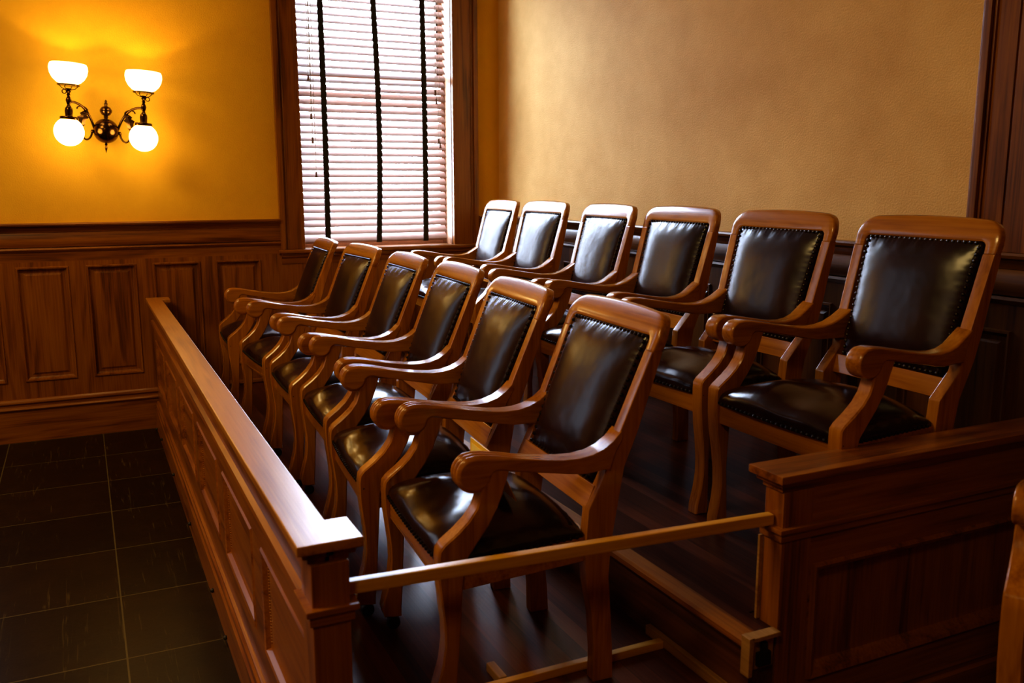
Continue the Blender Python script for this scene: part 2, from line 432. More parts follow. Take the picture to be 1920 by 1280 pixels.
# ---- dark oak panelling that rises from the wainscot cap at the right end of the wall
root = empty('trim_3', kind='structure')
mk('casing', G().box(3.941, 3.957, -.030, -.001, ZC, 3.9).box(3.957, 3.985, -.046, -.001, ZC, 3.9).box(3.985, 3.995, -.032, -.001, ZC, 3.9), M['wain_z'], root, bevel=.003)
mk('board_panel', G().box(3.995, 4.072, -.024, -.001, ZC, 3.9).box(4.080, 5.2, -.024, -.001, ZC, 3.9).box(4.07, 4.082, -.016, -.001, ZC, 3.9), M['wain_z'], root, bevel=.002)

# ------------------------------------------------------------------ window
win = empty('window_1', kind='structure')
def casing_y(y0, y1, outer_low):
    g = G(); g.box(.001, .026, y0, y1, 1.122, WZ1 + .16)
    a, b = (y0, y0 + .034) if outer_low else (y1 - .034, y1)
    g.box(.001, .042, a, b, 1.122, WZ1 + .16)
    c, d = (y0 + .048, y0 + .055) if outer_low else (y1 - .055, y1 - .048)
    g.box(.001, .031, c, d, 1.122, WZ1 + .16)
    c, d = (y1 - .022, y1) if outer_low else (y0, y0 + .022)
    g.box(.001, .032, c, d, 1.122, WZ1 + .16)
    return g
mk('casing', casing_y(CW0, WY0, True), M['wain_z'], win, bevel=.003)
mk('casing', casing_y(WY1, CW1, False), M['wain_z'], win, bevel=.003)
mk('head_casing', G().box(.001, .04, CW0, CW1, WZ1, WZ1 + .16), M['wain_y'], win, bevel=.003)
mk('stool', G().prism([(-.24, 1.122), (.066, 1.122), (.072, 1.114), (.072, 1.102), (.064, 1.095), (-.24, 1.095)], CW0 - .018, CW1 + .018, 'y'), M['wain_y'], win, sharp=30)
mk('apron', G().prism([(.026, 1.095), (.052, 1.095), (.050, 1.075), (.038, 1.062), (.034, 1.03), (.026, 1.03)], CW0, CW1, 'y'), M['wain_y'], win, sharp=30)
mk('jamb', G().box(-.24, .0, WY0, WY0 + .004, 1.122, WZ1).box(-.24, .0, WY1 - .004, WY1, 1.122, WZ1).box(-.24, 0, WY0, WY1, WZ1 - .004, WZ1), M['sash'], win)
ZM = 2.285
def sash(x, z0, z1, nm):
    g = G(); t = .030
    g.box(x - .018, x + .018, WY0, WY0 + t, z0, z1).box(x - .018, x + .018, WY1 - t, WY1, z0, z1)
    g.box(x - .018, x + .018, WY0 + t, WY1 - t, z0, z0 + .055).box(x - .018, x + .018, WY0 + t, WY1 - t, z1 - .045, z1)
    f = mk(nm, g, M['sash'], win, bevel=.003)
    mk('pane', G().box(x - .002, x + .002, WY0 + t, WY1 - t, z0 + .055, z1 - .045), M['glass'], f, smooth=False)
sash(-.135, 1.122, ZM + .02, 'sash'); sash(-.18, ZM - .025, WZ1 - .004, 'sash')

# ---- venetian blind
bl = tag(empty('venetian_blind', (-.05, -.93, 1.15)), 'white wide-slat venetian blind with dark cloth tapes covering the tall window', 'blind')
def R(x, y, z): return (x + .05, y + .93, z - 1.15)
SY0, SY1 = -1.443, -.402
g = G(); pitch = .0478; tilt = math.radians(39.5); z = 1.188; k = 0
while z < WZ1 - .07:
    n = 6; pts = []
    for i in range(n + 1):
        t = (i / n - .5) * .0685; bow = .0032 * (1 - (2 * i / n - 1) ** 2)
        dx, dz = math.cos(tilt) * t * -1 + math.sin(tilt) * bow, math.sin(tilt) * t + math.cos(tilt) * bow
        pts.append((dx, dz))
    low = [(dx - .0016 * math.sin(tilt), dz - .0016 * math.cos(tilt)) for dx, dz in pts][::-1]
    sk = random.uniform(-.0015, .0015)
    g.prism([(a + .0, b + z - 1.15 + sk) for a, b in pts + low], SY0 + .93, SY1 + .93, 'y')
    z += pitch; k += 1
mk('slats', g, M['slat'], bl, sharp=30)
mk('bottom_rail', G().box(-.012, .012, SY0 + .93, SY1 + .93, .002, .020), M['slat'], bl, bevel=.003)
mk('head_rail', G().box(-.03, .03, SY0 + .93, SY1 + .93, WZ1 - .07 - 1.15, WZ1 - .006 - 1.15), M['slat'], bl, bevel=.003)
win2 = win.copy(); win2.name = 'window_2'; COL.objects.link(win2); win2.location = (0, W2, 0)
for ch in list(win.children):
    d = ch.copy(); COL.objects.link(d); d.parent = win2
    for gc in list(ch.children):
        e = gc.copy(); e.data = gc.data.copy(); e.data.materials[0] = M['glass_dimmed']; COL.objects.link(e); e.parent = d
d = bl.children[0].copy(); COL.objects.link(d); d.name = 'slats'; d.parent = win2; d.location = (-.05, -.93, 1.15)
for y, amp in ((-1.279, .004), (-.915, .018), (-.568, .005)):
    g = G(); n = 96; v = []; f = []
    for i in range(n + 1):
        zz = 1.150 + (WZ1 - .07 - 1.150) * i / n
        yy = y + amp * math.sin((zz - 1.2) / 1.5 * PI) + .0012 * math.sin(zz * 130)
        xx = -.020 + .0035 * math.sin((zz - 1.222) / pitch * 2 * PI)
        for dx in (0, -.002):
            v += [R(xx + dx, yy - .019, zz), R(xx + dx, yy + .019, zz)]
    for i in range(n):
        a = i * 4
        f += [(a, a + 1, a + 5, a + 4), (a + 3, a + 2, a + 6, a + 7), (a, a + 4, a + 6, a + 2), (a + 1, a + 3, a + 7, a + 5)]
    g.add(v, f); mk('cloth_tape', g, M['tape'], bl, sharp=60)
for cords in ([(-1.374, 2.25), (-1.364, 2.0), (-1.361, 1.845), (-1.345, 1.62)], [(-.482, 2.187), (-.474, 2.13), (-.462, 1.856), (-.450, 1.826)]):
    for y, zt in cords:
        c = mk('pull_cord', G().tube([R(-.018, y - .004, WZ1 - .07), R(-.018, y + .004, 2.6), R(-.018, y, zt + .01)], .0016, 6), M['cord'], bl)
        mk('tassel', G().lathe([(.003, .016), (.007, .012), (.006, .004), (.007, -.01), (.010, -.02), (.009, -.024)], R(-.018, y, zt), n=12), M['tassel'], c)

# ------------------------------------------------------------------ wall sconce
SC = Vector((0, -2.625, 1.857)); tilt = math.radians(-3.7)
sc = tag(empty('wall_sconce', SC), 'brass double-arm wall sconce with two glowing globes below and two upturned bowls above', 'wall lamp')
sc.rotation_euler = (-tilt * -1 * 1.0, 0, 0)
XP = .25
mk('back_plate', G().lathe([(.062, .0), (.062, .012), (.052, .02), (.03, .04)], (0, 0, .010), 'x', 28), M['brass'], sc, sharp=50)
mk('central_boss', G().ball((.085, 0, .010), .072, 28).lathe([(.02, .02), (.02, .05)], (0, 0, .010), 'x', 16), M['brass'], sc)
mk('finial', G().lathe([(.016, .066), (.010, .074), (.014, .082), (.011, .088), (.024, .095), (.034, .112), (.034, .122), (.024, .138), (.010, .144), (.008, .152), (.011, .158), (.006, .166), (.008, .172), (.002, .182)], (.085, 0, .010), n=18), M['brass'], sc)
mk('drop_pendant', G().lathe([(.012, -.066), (.006, -.074), (.009, -.08), (.004, -.086), (.008, -.1), (.003, -.118), (.0005, -.13)], (.085, 0, .010), n=14), M['brass'], sc)
for s in (-1, 1):
    Y = s * .198
    def bez(P, n=18):
        out = []
        for i in range(n + 1):
            t = i / n; q = [Vector(p) for p in P]
            while len(q) > 1: q = [a.lerp(b, t) for a, b in zip(q, q[1:])]
            out.append(q[0])
        return out
    arm = bez([(.09, s * .06, .005), (.12, s * .085, .10), (.19, s * .13, .165), (XP, Y, .148)])
    a = mk('arm', G().tube(arm, .0072).tube(bez([(.09, s * .075, .01), (.11, s * .075, -.06), (.14, s * .135, -.09), (.16, s * .14, -.01), (.155, s * .12, .06)]), [.0060 - .0001 * i for i in range(19)]).ball((.10, s * .075, 0), .010, 12), M['brass'], sc)
    lf = G(); v = []; f = []
    axis = bez([(.15, s * .10, .118), (.165, s * .122, .10), (.16, s * .128, .05), (.16, s * .140, .0)], 10)
    for i, p in enumerate(axis):
        wd = .024 * math.sin(PI * (i + .6) / 11.2) * (1 + .35 * math.cos(i * 2.4))
        v += [(p.x, p.y - wd, p.z + .004), (p.x + .012, p.y, p.z), (p.x, p.y + wd, p.z + .004)]
    for i in range(10):
        q = i * 3; f += [(q, q + 1, q + 4, q + 3), (q + 1, q + 2, q + 5, q + 4)]
    lf.add(v, f); lf.tube(bez([(.15, s * .10, .118), (.16, s * .12, .15), (.17, s * .16, .135), (.17, s * .155, .118)], 8), .004)
    mk('leaf_ornament', lf, M['brass'], a)
    st = mk('stem', G().lathe([(.012, .222), (.017, .216), (.010, .211), (.014, .204), (.007, .196), (.011, .186), (.007, .178), (.012, .168), (.016, .155), (.012, .140), (.008, .132), (.010, .126)], (XP, Y, 0), n=14), M['brass'], sc)
    mk('valve_key', G().tube([(XP, Y + s * .0 , .203), (XP, Y + s * .012, .203)], .004, 8).tube([(XP, Y + s * (.022 + .011 * math.cos(t)), .203 + .011 * math.sin(t)) for t in [k * 2 * PI / 14 for k in range(15)]], .0028, 6), M['brass'], st)
    ring = G().lathe([(.058, .236), (.060, .240), (.058, .244), (.050, .244), (.050, .236), (.058, .236)], (XP, Y, 0), n=28)
    for t in range(4):
        q = t * PI / 2 + .4; ring.tube([(XP + .008 * math.cos(q), Y + .008 * math.sin(q), .212), (XP + .035 * math.cos(q), Y + .035 * math.sin(q), .220), (XP + .055 * math.cos(q), Y + .055 * math.sin(q), .238)], .0022, 6)
    mk('gallery_ring', ring, M['brass'], sc)
    mk('upper_shade', G().lathe([(.046, .246), (.064, .255), (.084, .275), (.097, .300), (.102, .326), (.100, .346), (.094, .358), (.090, .358), (.095, .344), (.097, .326), (.092, .302), (.079, .279), (.060, .260), (.042, .252), (.0005, .250)], (XP, Y, 0), n=36), M['bowl'], sc, sharp=60)
    mk('lamp_socket', G().lathe([(.010, .126), (.014, .118), (.019, .112), (.021, .098), (.019, .070), (.023, .066), (.023, .062)], (XP, Y, 0), n=20), M['brass'], sc)
    mk('globe_fitter', G().lathe([(.020, .066), (.046, .064), (.048, .060), (.048, .050), (.044, .046), (.020, .046)], (XP, Y, 0), n=28), M['brass'], sc, sharp=50)
    mk('globe', G().ball((XP, Y, -.020), .080, 32), M['globe'], sc)
    lt = bpy.data.lights.new('bowl_bulb', 'POINT'); lt.energy = 4.5; lt.color = (1, .62, .20); lt.shadow_soft_size = .012
    lo = bpy.data.objects.new('bowl_bulb', lt); COL.objects.link(lo); lo.parent = sc; lo.location = (XP, Y, .290)

# ------------------------------------------------------------------ jury box platforms
ZF, ZB = .2364, .4369
YS = -1.397
struct('jury_platform', G().box(.035, 4.53, -2.385, -1.30, .0, ZF).box(.035, 4.40, -1.30, -.035, 0, ZF), M['boards'], smooth=False)
up = struct('jury_riser', G().box(.035, 4.37, YS + .028, -.036, ZF, ZB - .005).box(4.37, 4.470, YS + .028, -1.290, ZF, ZB - .005), M['riser'], smooth=False)
mk('tread_boards', G().box(.035, 4.37, YS + .055, -.036, ZB - .005, ZB).box(4.37, 4.470, YS + .055, -1.290, ZB - .005, ZB), M['boards'], up, smooth=False)
mk('nosing', G().prism([(YS + .055, ZB), (YS + .006, ZB), (YS, ZB - .008), (YS, ZB - .022), (YS + .006, ZB - .03), (YS + .055, ZB - .03)], .035, 4.473, 'x'), M['rail_x'], up, sharp=30)

# ------------------------------------------------------------------ front rail of the jury box
XE, YO, YI, YB, ZR = 4.4161, -2.4734, -2.3846, -2.3366, .8507
rail = tag(empty('jury_box_rail', (2.2, -2.43, 0)), 'long low oak panelled railing with flat cap along front of the jury chairs', 'railing')
O = Vector((2.2, -2.43, 0))
def rel(g): g.v = [(a - O.x, b - O.y, c - O.z) for a, b, c in g.v]; return g
FY = -2.437                                                   # face of the panelling, towards the tiles
g = G()
for t, x0, x1, zt in ((0, .052, XE, ZR),):
    v = [(.058, YO, ZR), (XE, YO, ZR), (XE, YB, ZR), (4.2876, YB, ZR), (4.2876, YI, ZR), (.19, YI, ZR), (.19, YB, ZR), (.058, YB, ZR)]
    v += [(a, b, ZR - .022) for a, b, c in v]
    g.add(v, [tuple(range(8))] + [tuple(range(8, 16))[::-1]] + [(i, i + 8, (i + 1) % 8 + 8, (i + 1) % 8) for i in range(8)])
mk('cap', rel(g), M['rail_cap'], rail, bevel=.004)
g = G()
for d0, z0, z1 in ((.014, ZR - .036, ZR - .022), (.026, ZR - .052, ZR - .036)):
    g.box(.058, XE - d0, YO + d0, YI - d0 * .6, z0, z1); g.box(4.2876 + d0, XE - d0, YI - .03, YB - d0, z0, z1)
mk('cap_moulding', rel(g), M['rail_x'], rail, bevel=.003)
# frame of the panelling (open where the panels are)
PX = [(3.765 - .715 * k, 4.335 - .715 * k) for k in range(6)][::-1]
g = G(); g.box(.058, 4.36, FY, -2.39, .60, ZR - .052); g.box(.058, 4.36, FY, -2.39, .10, .295)
cur = .058
for p0, p1 in PX:
    g.box(cur, p0, FY, -2.39, .295, .60); cur = p1
g.box(cur, 4.36, FY, -2.39, .295, .60); g.box(.058, 4.36, -2.392, -2.386, .0, ZR - .052)
mk('panel_frame', rel(g), M['rail_x'], rail)
for p0, p1 in PX:
    q = G().rings((p0, -2.40, .295), (1, 0, 0), (0, 0, 1), (0, -1, 0), p1 - p0, .305, [(0, .037), (.006, .042), (.014, .039), (.022, .027), (.032, .024), (.036, .024)])
    for zz in [.335 + .0085 * k for k in range(27)]:                       # beaded edge inside each panel
        for xx in (p0 + .028, p1 - .028): q.ball((xx, -2.4245, zz), .0042, 6)
    mk('recessed_panel', rel(q), M['rail_x'], rail, sharp=30)
mk('trim_moulding', rel(G().prism([(FY, .712), (FY - .014, .706), (FY - .016, .694), (FY - .006, .686), (FY - .006, .674), (FY, .670)], .058, 4.30, 'x')), M['rail_x'], rail, sharp=30)
mk('base_board', rel(G().prism([(FY, .185), (FY - .010, .180), (FY - .010, .168), (FY - .016, .160), (FY - .016, .14), (FY - .022, .13), (FY - .022, 0), (FY + .03, 0), (FY + .03, .185)], .058, 4.36, 'x')), M['rail_x'], rail, sharp=30)
for xx, zz in ((.10, .01), (.502, .047), (1.258, .053), (2.016, .05), (2.771, .054), (3.09, .018)):
    mk('stud', rel(G().lathe([(.006, 0), (.009, -.006), (.006, -.012), (.002, -.014)], (xx, FY - .021, zz), 'y', 10)), M['stud'], rail)
g = G().box(4.30, 4.398, FY - .006, -2.364, 0, ZR - .052)
mk('end_post', rel(g), M['rail_z'], rail, bevel=.003)
g = G()
for d, z0, z1 in ((.016, .694, .708), (.008, .670, .694)): g.box(4.296 - d * .3, 4.398 + d, FY - .006 - d, -2.364 + d, z0, z1)
mk('post_moulding', rel(g), M['rail_y'], rail, bevel=.003)

# ------------------------------------------------------------------ side partition
PX0, PX1, PY, PZ = 4.374, 4.500, -1.3165, .8507
O = Vector((4.437, -.66, 0))
part = tag(empty('side_partition', O), 'dark panelled oak half wall beside the swing bar at right, with wide flat cap', 'partition')
g = G().box(PX0, PX1, PY, -.056, PZ - .022, PZ); mk('cap', rel(g), M['rail_y'], part, bevel=.004)
g = G()
for d0, z0, z1 in ((.014, PZ - .036, PZ - .022), (.026, PZ - .052, PZ - .036)): g.box(PX0 + d0, PX1 - d0, PY + d0, -.056, z0, z1)
mk('cap_moulding', rel(g), M['rail_y'], part, bevel=.003)
mk('end_post', rel(G().box(PX0 + .032, PX1 - .026, PY + .032, PY + .13, 0, PZ - .052)), M['rail_z'], part, bevel=.003)
FX = PX1 - .028
g = G(); g.box(PX0 + .034, FX, PY + .13, -.056, 0.5918, PZ - .052).box(PX0 + .034, FX, PY + .13, -.056, 0, 0.2676)
g.box(PX0 + .034, FX, PY + .13, -1.1792, 0.2676, 0.5918).box(PX0 + .034, FX, -.15, -.056, 0.2676, 0.5918).box(PX0 + .034, PX0 + .05, -1.1792, -.15, 0.2676, 0.5918)
mk('panel_frame', rel(g), M['rail_y'], part)
q = G().rings((FX - .035, -1.1792, 0.2676), (0, 1, 0), (0, 0, 1), (1, 0, 0), 1.0292, 0.3242, [(0, .035), (.007, .047), (.017, .043), (.024, .022), (.034, .013), (.044, .011)])
mk('recessed_panel', rel(q), M['rail_z'], part, sharp=30)
g = G()
for d, z0, z1 in ((.016, .692, .706), (.008, .669, .692)): g.box(PX0 + .032 - d, FX + d, PY + .032 - d, -.056, z0, z1)
mk('trim_moulding', rel(g), M['rail_y'], part, bevel=.003)
mk('base_moulding', rel(G().prism([(FX, .182), (FX + .012, .175), (FX + .012, .160), (FX + .02, .152), (FX + .02, .0), (FX - .02, 0), (FX - .02, .182)], PY + .03, -.056, 'y')), M['rail_y'], part, sharp=30)
mk('stop_strip', rel(G().box(PX0 + .026, PX0 + .034, PY + .020, PY + .032, ZB, .667)), M['pale_x'], part, bevel=.001)
lb = mk('latch_block', rel(G().box(4.474, 4.506, -1.400, -1.387, .345, .448).box(4.474, 4.506, -1.387, -1.30, .436, .448).box(4.474, 4.480, -1.387, -1.30, .345, .436)), M['pale_x'], part, bevel=.002)
mk('steel_catch', rel(G().box(4.481, 4.495, -1.358, -1.318, .358, .395).lathe([(.009, -.03), (.009, .016)], (4.488, -1.338, .405), 'z', 14)), M['iron'], lb, bevel=.002)

# ------------------------------------------------------------------ swing bar and floor strips
B0, B1 = Vector((4.352, -2.358, .7195)), Vector((4.436, -1.288, .7205))
dv = B1 - B0
bar = tag(mk('barrier_bar', G().box(-.013, .013, -dv.length / 2, dv.length / 2, -.0145, .0145), M['pale'], bevel=.004), 'plain yellowish wooden bar laid across the gap between front railing and side partition', 'barrier')
bar.location = (B0 + B1) / 2; bar.rotation_euler = (math.asin(dv.z / dv.length), 0, -math.atan2(dv.x, dv.y))
fs = tag(empty('floor_strip_frame', (4.12, -1.6, ZF)), 'pale wooden strips nailed to floor in a T beside nearest front chair', 'floor strip')
mk('long_strip', G().box(-.085, .45, .215, .243, 0, .03), M['pale_x'], fs, bevel=.003)
mk('cross_strip', G().box(-.012, .012, -.46, .214, 0, .024), M['pale'], fs, bevel=.003)
mk('short_strip', G().box(-.10, -.013, -.295, -.271, 0, .026), M['pale_x'], fs, bevel=.003)

# ------------------------------------------------------------------ armchairs
def make_chair(name, kind):
    """local axes: x across, -y to the front, z up"""
    c = empty(name)
    front = kind == 'front'
    if front: bJ, zJ, sl, zt, ztop = .2107, .6954, .412, .9336, 1.002
    else:     bJ, zJ, sl, zt, ztop = .2240, .6987, .275, .950, 1.022
    ct = math.sqrt(1 + sl * sl)
    def pl(w, z, n=0.):            # point on the tilted plane of the back, n = towards the front
        return (w, bJ + sl * (z - zJ) - n / ct, z + n * sl / ct)
    ow = lambda z: .2335 + .036 * z
    zpt = zt - .035                # where posts end and crest begins
    # ---- back posts
    fe = [(.156, 0), (.156, .085), (.146, .20), (.128, .29), (.122, .345), (.124, .43), (.128, .495), (bJ + sl * (.575 - zJ) + .006, .575), (bJ + sl * (.62 - zJ), .62), (bJ, zJ), (bJ + sl * (zpt - zJ), zpt)]
    top = bJ + sl * (zpt - zJ)
    be = [(top + .032, zpt - .002), (bJ + .050, zJ - .01), (bJ + sl * (.6 - zJ) + .056, .60), (.212, .495), (.197, .39), (.193, .30), (.203, .20), (.213, .075), (.216, 0)]
    for s in (-1, 1):
        wf = lambda b, z, s=s: s * ow(z)
        mk('back_post', G().slab(fe + be, [(-.040 if s > 0 else .040, 0), (0, 0)], wf), M['chair_z'], c, bevel=.004)
    # ---- crest rail (with the tops of the stiles)
    def loop(z0, w0, ztp, w1, rad, arch, n=9):
        pts = [(-w0, z0), (-(w0 + w1) / 2, (z0 + ztp - rad) / 2), (-w1, ztp - rad)]
        for k in range(1, n): a = PI - PI / 2 * k / n; pts.append((-w1 + rad + rad * math.cos(a), ztp - rad + rad * math.sin(a)))
        m = 12
        for k in range(m + 1):
            u = -1 + 2 * k / m; pts.append((u * (w1 - rad), ztp + arch * (1 - u * u)))
        right = [(-a, b) for a, b in pts[:3 + n - 1]][::-1]
        return pts + right
    outer = loop(zpt, ow(zpt), ztop - .006, ow(.96) + .001, .068, .007)
    inner = loop(zpt, ow(zpt) - .040, zt, ow(.94) - .042, .016, .0)
    g = G(); v = []; f = []
    T = .030
    def roll(z): return -.016 * max(0, (z - zt) / (ztop - zt)) ** 2
    rows = []
    for a, n0 in ((0, 0), (.12, 1), (.5, 1), (.88, 1), (1, 0)):
        row = []
        for (w1, z1), (w2, z2) in zip(outer, inner):
            w, z = w1 + (w2 - w1) * a, z1 + (z2 - z1) * a
            row.append((w, z, .000 if n0 else -.005))
        rows.append(row)
    NP = len(outer)
    for row in rows: v += [pl(w, z, d + roll(z)) for w, z, d in row]
    for row in rows[::-1]: v += [pl(w, z, -T + (0.006 if d < 0 else 0) + roll(z) * 1.1) for w, z, d in row]
    m = len(rows) * 2
    for i in range(m):
        for k in range(NP - 1):
            a, b = i * NP + k, ((i + 1) % m) * NP + k
            f.append((a, a + 1, b + 1, b))
    f.append(tuple(i * NP for i in range(m))); f.append(tuple(i * NP + NP - 1 for i in range(m))[::-1])
    g.add(v, f); mk('crest_rail', g, M['chair_x'], c, sharp=50)
    # ---- lower back rail
    zl0, zl1 = .492, .552
    g = G(); v = []
    for w in (-.232, .232):
        for z, n in ((zl0, .0), (zl1, .0), (zl1, -.028), (zl0, -.028)): v.append(pl(w, z, n))
    g.add(v, [(0, 1, 2, 3), (7, 6, 5, 4), (0, 4, 5, 1), (1, 5, 6, 2), (2, 6, 7, 3), (3, 7, 4, 0)])
    mk('lower_rail', g, M['chair_x'], c, bevel=.003)
    # ---- leather back, gathered at the nails
    zb = .552
    NW, NZ = 56, 64
    hwf = lambda z: .1945 + (.2185 - .1945) * (z - zb) / (zt - zb)
    v = []; f = []
    def corner(w, z):              # rounded upper corners
        h = hwf(z); r = .018; dz = zt + .002 - z
        if dz < r and abs(w) > h - r:
            lim = h - r + math.sqrt(max(0, r * r - (r - dz) ** 2)); return max(-lim, min(lim, w))
        return w
    for j in range(NZ + 1):
        tz = j / NZ; z = zb + (zt + .002 - zb) * tz
        for i in range(NW + 1):
            u = -1 + 2 * i / NW; h = hwf(z); w = corner(u * h, z)
            ew = (1 - abs(u)) * h; ez = min(tz, 1 - tz) * (zt - zb); e = min(ew, ez)
            dome = (1 - abs(u) ** 3.2) * (1 - abs(2 * tz - 1) ** 3.6)
            pos = z if ew < ez else w
            sc_ = (.0012 if ez < ew else .0006) * math.cos(2 * PI * pos / .0195) * math.exp(-((e - .016) / .012) ** 2)
            fold = (.0007 if ez < ew else .0003) * math.sin(pos * 95 + 1.3) * math.exp(-((e - .03) / .02) ** 2)
            lip = .006 if .004 < e else 0
            n = -.010 + lip + .034 * dome ** .8 + (sc_ + fold) * min(1, dome * 12)
            v.append(pl(w, z, n))
    W1 = NW + 1
    for j in range(NZ):
        for i in range(NW): a = j * W1 + i; f.append((a, a + 1, a + W1 + 1, a + W1))
    o = len(v)
    border = [i for i in range(W1)] + [j * W1 + NW for j in range(1, NZ + 1)] + [NZ * W1 + i for i in range(NW - 1, -1, -1)] + [j * W1 for j in range(NZ - 1, 0, -1)]
    for q in border:
        w, b, z = v[q]; v.append((w, b + .020, z - .020 * sl))
    nb = len(border)
    for k in range(nb): f.append((border[k], border[(k + 1) % nb], o + (k + 1) % nb, o + k))
    f.append(tuple(o + k for k in range(nb))[::-1])
    bc = mk('back_cushion', G().add(v, f), M['leather_back'], c, sharp=70)
    g = G()
    ins = .0085
    path = []
    def seg(p, q):
        L = math.hypot(q[0] - p[0], q[1] - p[1]); n = max(1, round(L / .0195))
        for k in range(n): path.append((p[0] + (q[0] - p[0]) * k / n, p[1] + (q[1] - p[1]) * k / n))
    cs = [(-hwf(zb) + ins, zb + ins), (hwf(zb) - ins, zb + ins), (hwf(zt) - ins, zt - .02), (hwf(zt) - .02, zt - ins + .002), (-hwf(zt) + .02, zt - ins + .002), (-hwf(zt) + ins, zt - .02)]
    for k in range(6): seg(cs[k], cs[(k + 1) % 6])
    for w, z in path:
        p = pl(w, z, .001); g.ball(p, .0058, 8)
    mk('nailhead_trim', g, M['nail'], bc)
    # ---- seat
    def hwS(t): return .288 - .052 * t
    b0, b1, zs = -.272, .120, .420
    NW, NT = 44, 40
    v = []; f = []
    rng = random.Random(3)
    dents = [(rng.uniform(-.7, .7), rng.uniform(.1, .9), rng.uniform(-.012, .008), rng.uniform(.15, .3)) for _ in range(9)]
    for j in range(NT + 1):
        t = .5 - .5 * math.cos(PI * j / NT); tt = 2 * t - 1
        for i in range(NW + 1):
            u = math.sin(PI / 2 * (-1 + 2 * i / NW))
            if True:
                cw = hwS(t) * u
                cb = b0 + (b1 - b0) * t
                if t < .2: cb -= .010 * (1 - u * u) * (1 - t / .2)
            ex = max(0, 1 - abs(u) ** 5) ** .42; ey = max(0, 1 - abs(tt) ** 5) ** .42
            h = (.046 * ex * ey + .044 * (1 - u * u) * (1 - (tt * .92) ** 2) + .006)
            for du, dt, amp, wd in dents:
                h += amp * math.exp(-((u - du) ** 2 + ((t - dt) * 1.6) ** 2) / wd ** 2) * min(1, ex * ey * 1.5)
            pos = cw if min(t, 1 - t) < .07 else cb
            h += .0018 * math.cos(2 * PI * pos / .0195) * (1 if (abs(u) > .93 or abs(tt) > .93) else 0)
            v.append((cw, cb, zs + h))
    W1 = NW + 1
    for j in range(NT):
        for i in range(NW): a = j * W1 + i; f.append((a, a + 1, a + W1 + 1, a + W1))
    o = len(v)
    border = [i for i in range(W1)] + [j * W1 + NW for j in range(1, NT + 1)] + [NT * W1 + i for i in range(NW - 1, -1, -1)] + [j * W1 for j in range(NT - 1, 0, -1)]
    for q in border:
        w, b, z = v[q]; v.append((w, b, zs - .004))
    nb = len(border)
    for k in range(nb): f.append((border[k], border[(k + 1) % nb], o + (k + 1) % nb, o + k))
    f.append(tuple(o + k for k in range(nb))[::-1])
    se = mk('seat_cushion', G().add(v, f), M['leather_seat'], c, sharp=60)
    g = G()
    n = 24
    for k in range(n + 5):
        u = -1 + 2 * k / (n + 4); g.ball((u * .288, b0 - .010 * (1 - u * u) - .001, zs + .002), .0055, 8)
    for s in (-1, 1):
        for k in range(1, 20):
            t = k / 20; g.ball((s * (hwS(t) + .001), b0 + (b1 - b0) * t, zs + .002), .0055, 8)
    mk('nailhead_trim', g, M['nail'], se)
    # ---- seat frame: four rails
    g = G(); v = []
    g.box(-.25, .25, -.270, -.246, .352, .418); g.box(-.215, .215, .128, .150, .352, .418)
    for s in (-1, 1):
        p = [(s * .286, -.25), (s * .262, -.25), (s * .212, .14), (s * .236, .14)]
        g.prism(p, .352, .418, 'z')
    mk('seat_frame', g, M['chair_x'], c, bevel=.003)
    # ---- arms
    tl = [(-.190, .6835), (-.165, .682), (-.12, .675), (-.07, .666), (-.02, .657), (.04, .648), (.085, .645), (.125, .648), (.160, .658), (.190, .675), (bJ + .004, zJ + .002)]
    btm = [(bJ + .008, zJ - .018), (bJ + sl * (.64 - zJ) + .006, .64), (bJ + sl * (.605 - zJ) + .006, .603), (.15, .603), (.11, .602), (.07, .607), (.02, .617), (-.04, .628), (-.09, .636), (-.128, .643), (-.140, .643), (-.147, .639)]
    cc, cz, cr = -.1935, .641, .043
    arc = [(cc + cr * math.cos(a), cz + cr * math.sin(a)) for a in [math.radians(d) for d in range(-8, -258, -12)]]
    out = tl + btm + arc
    def wof(s):
        def fn(b, z):
            t = max(0, min(1, (b + .15) / .36)); return s * (.268 - .036 * t * t)
        return fn
    if front:
        def rib(u):
            def fn(b, z):
                k = max(0, min(1, (-.05 - b) / .10)); k = k * k * (3 - 2 * k)
                lobes = .0065 * (1 - abs(math.cos(u * PI * 1.5))) if True else 0
                edge = .004 * (abs(u) > .95)
                return -(.0035 * k) + lobes * 0 + (.0125 * (1 - abs(math.sin((u + 1) * PI * 1.5))) ** 1.1) * k + edge * (1 - k) * .8
            return fn
        SL = [(u * .0285, rib(u)) for u in [-1 + 2 * k / 30 for k in range(31)]]
    else:
        SL = [(-.0285, .006), (-.0265, .0022), (-.022, .0003), (-.010, -.0005), (.010, -.0005), (.022, .0003), (.0265, .0022), (.0285, .006)]
    for s in (-1, 1):
        mk('arm', G().slab(out, SL, wof(s)), M['chair_y'], c, sharp=45)
    # ---- front legs sweeping up into the arm supports
    if front: fl = [(-.272, .045), (-.296, .050), (-.302, .075), (-.292, .115), (-.277, .17), (-.271, .22), (-.272, .27), (-.279, .33), (-.285, .38), (-.286, .44)]
    else:     fl = [(-.262, .0), (-.278, .002), (-.277, .03), (-.264, .09), (-.258, .14), (-.259, .19), (-.267, .26), (-.277, .32), (-.283, .38), (-.284, .44)]
    sup = [(-.283, .462), (-.272, .476), (-.238, .502), (-.210, .528), (-.190, .556), (-.180, .585), (-.176, .612), (-.174, .645)]
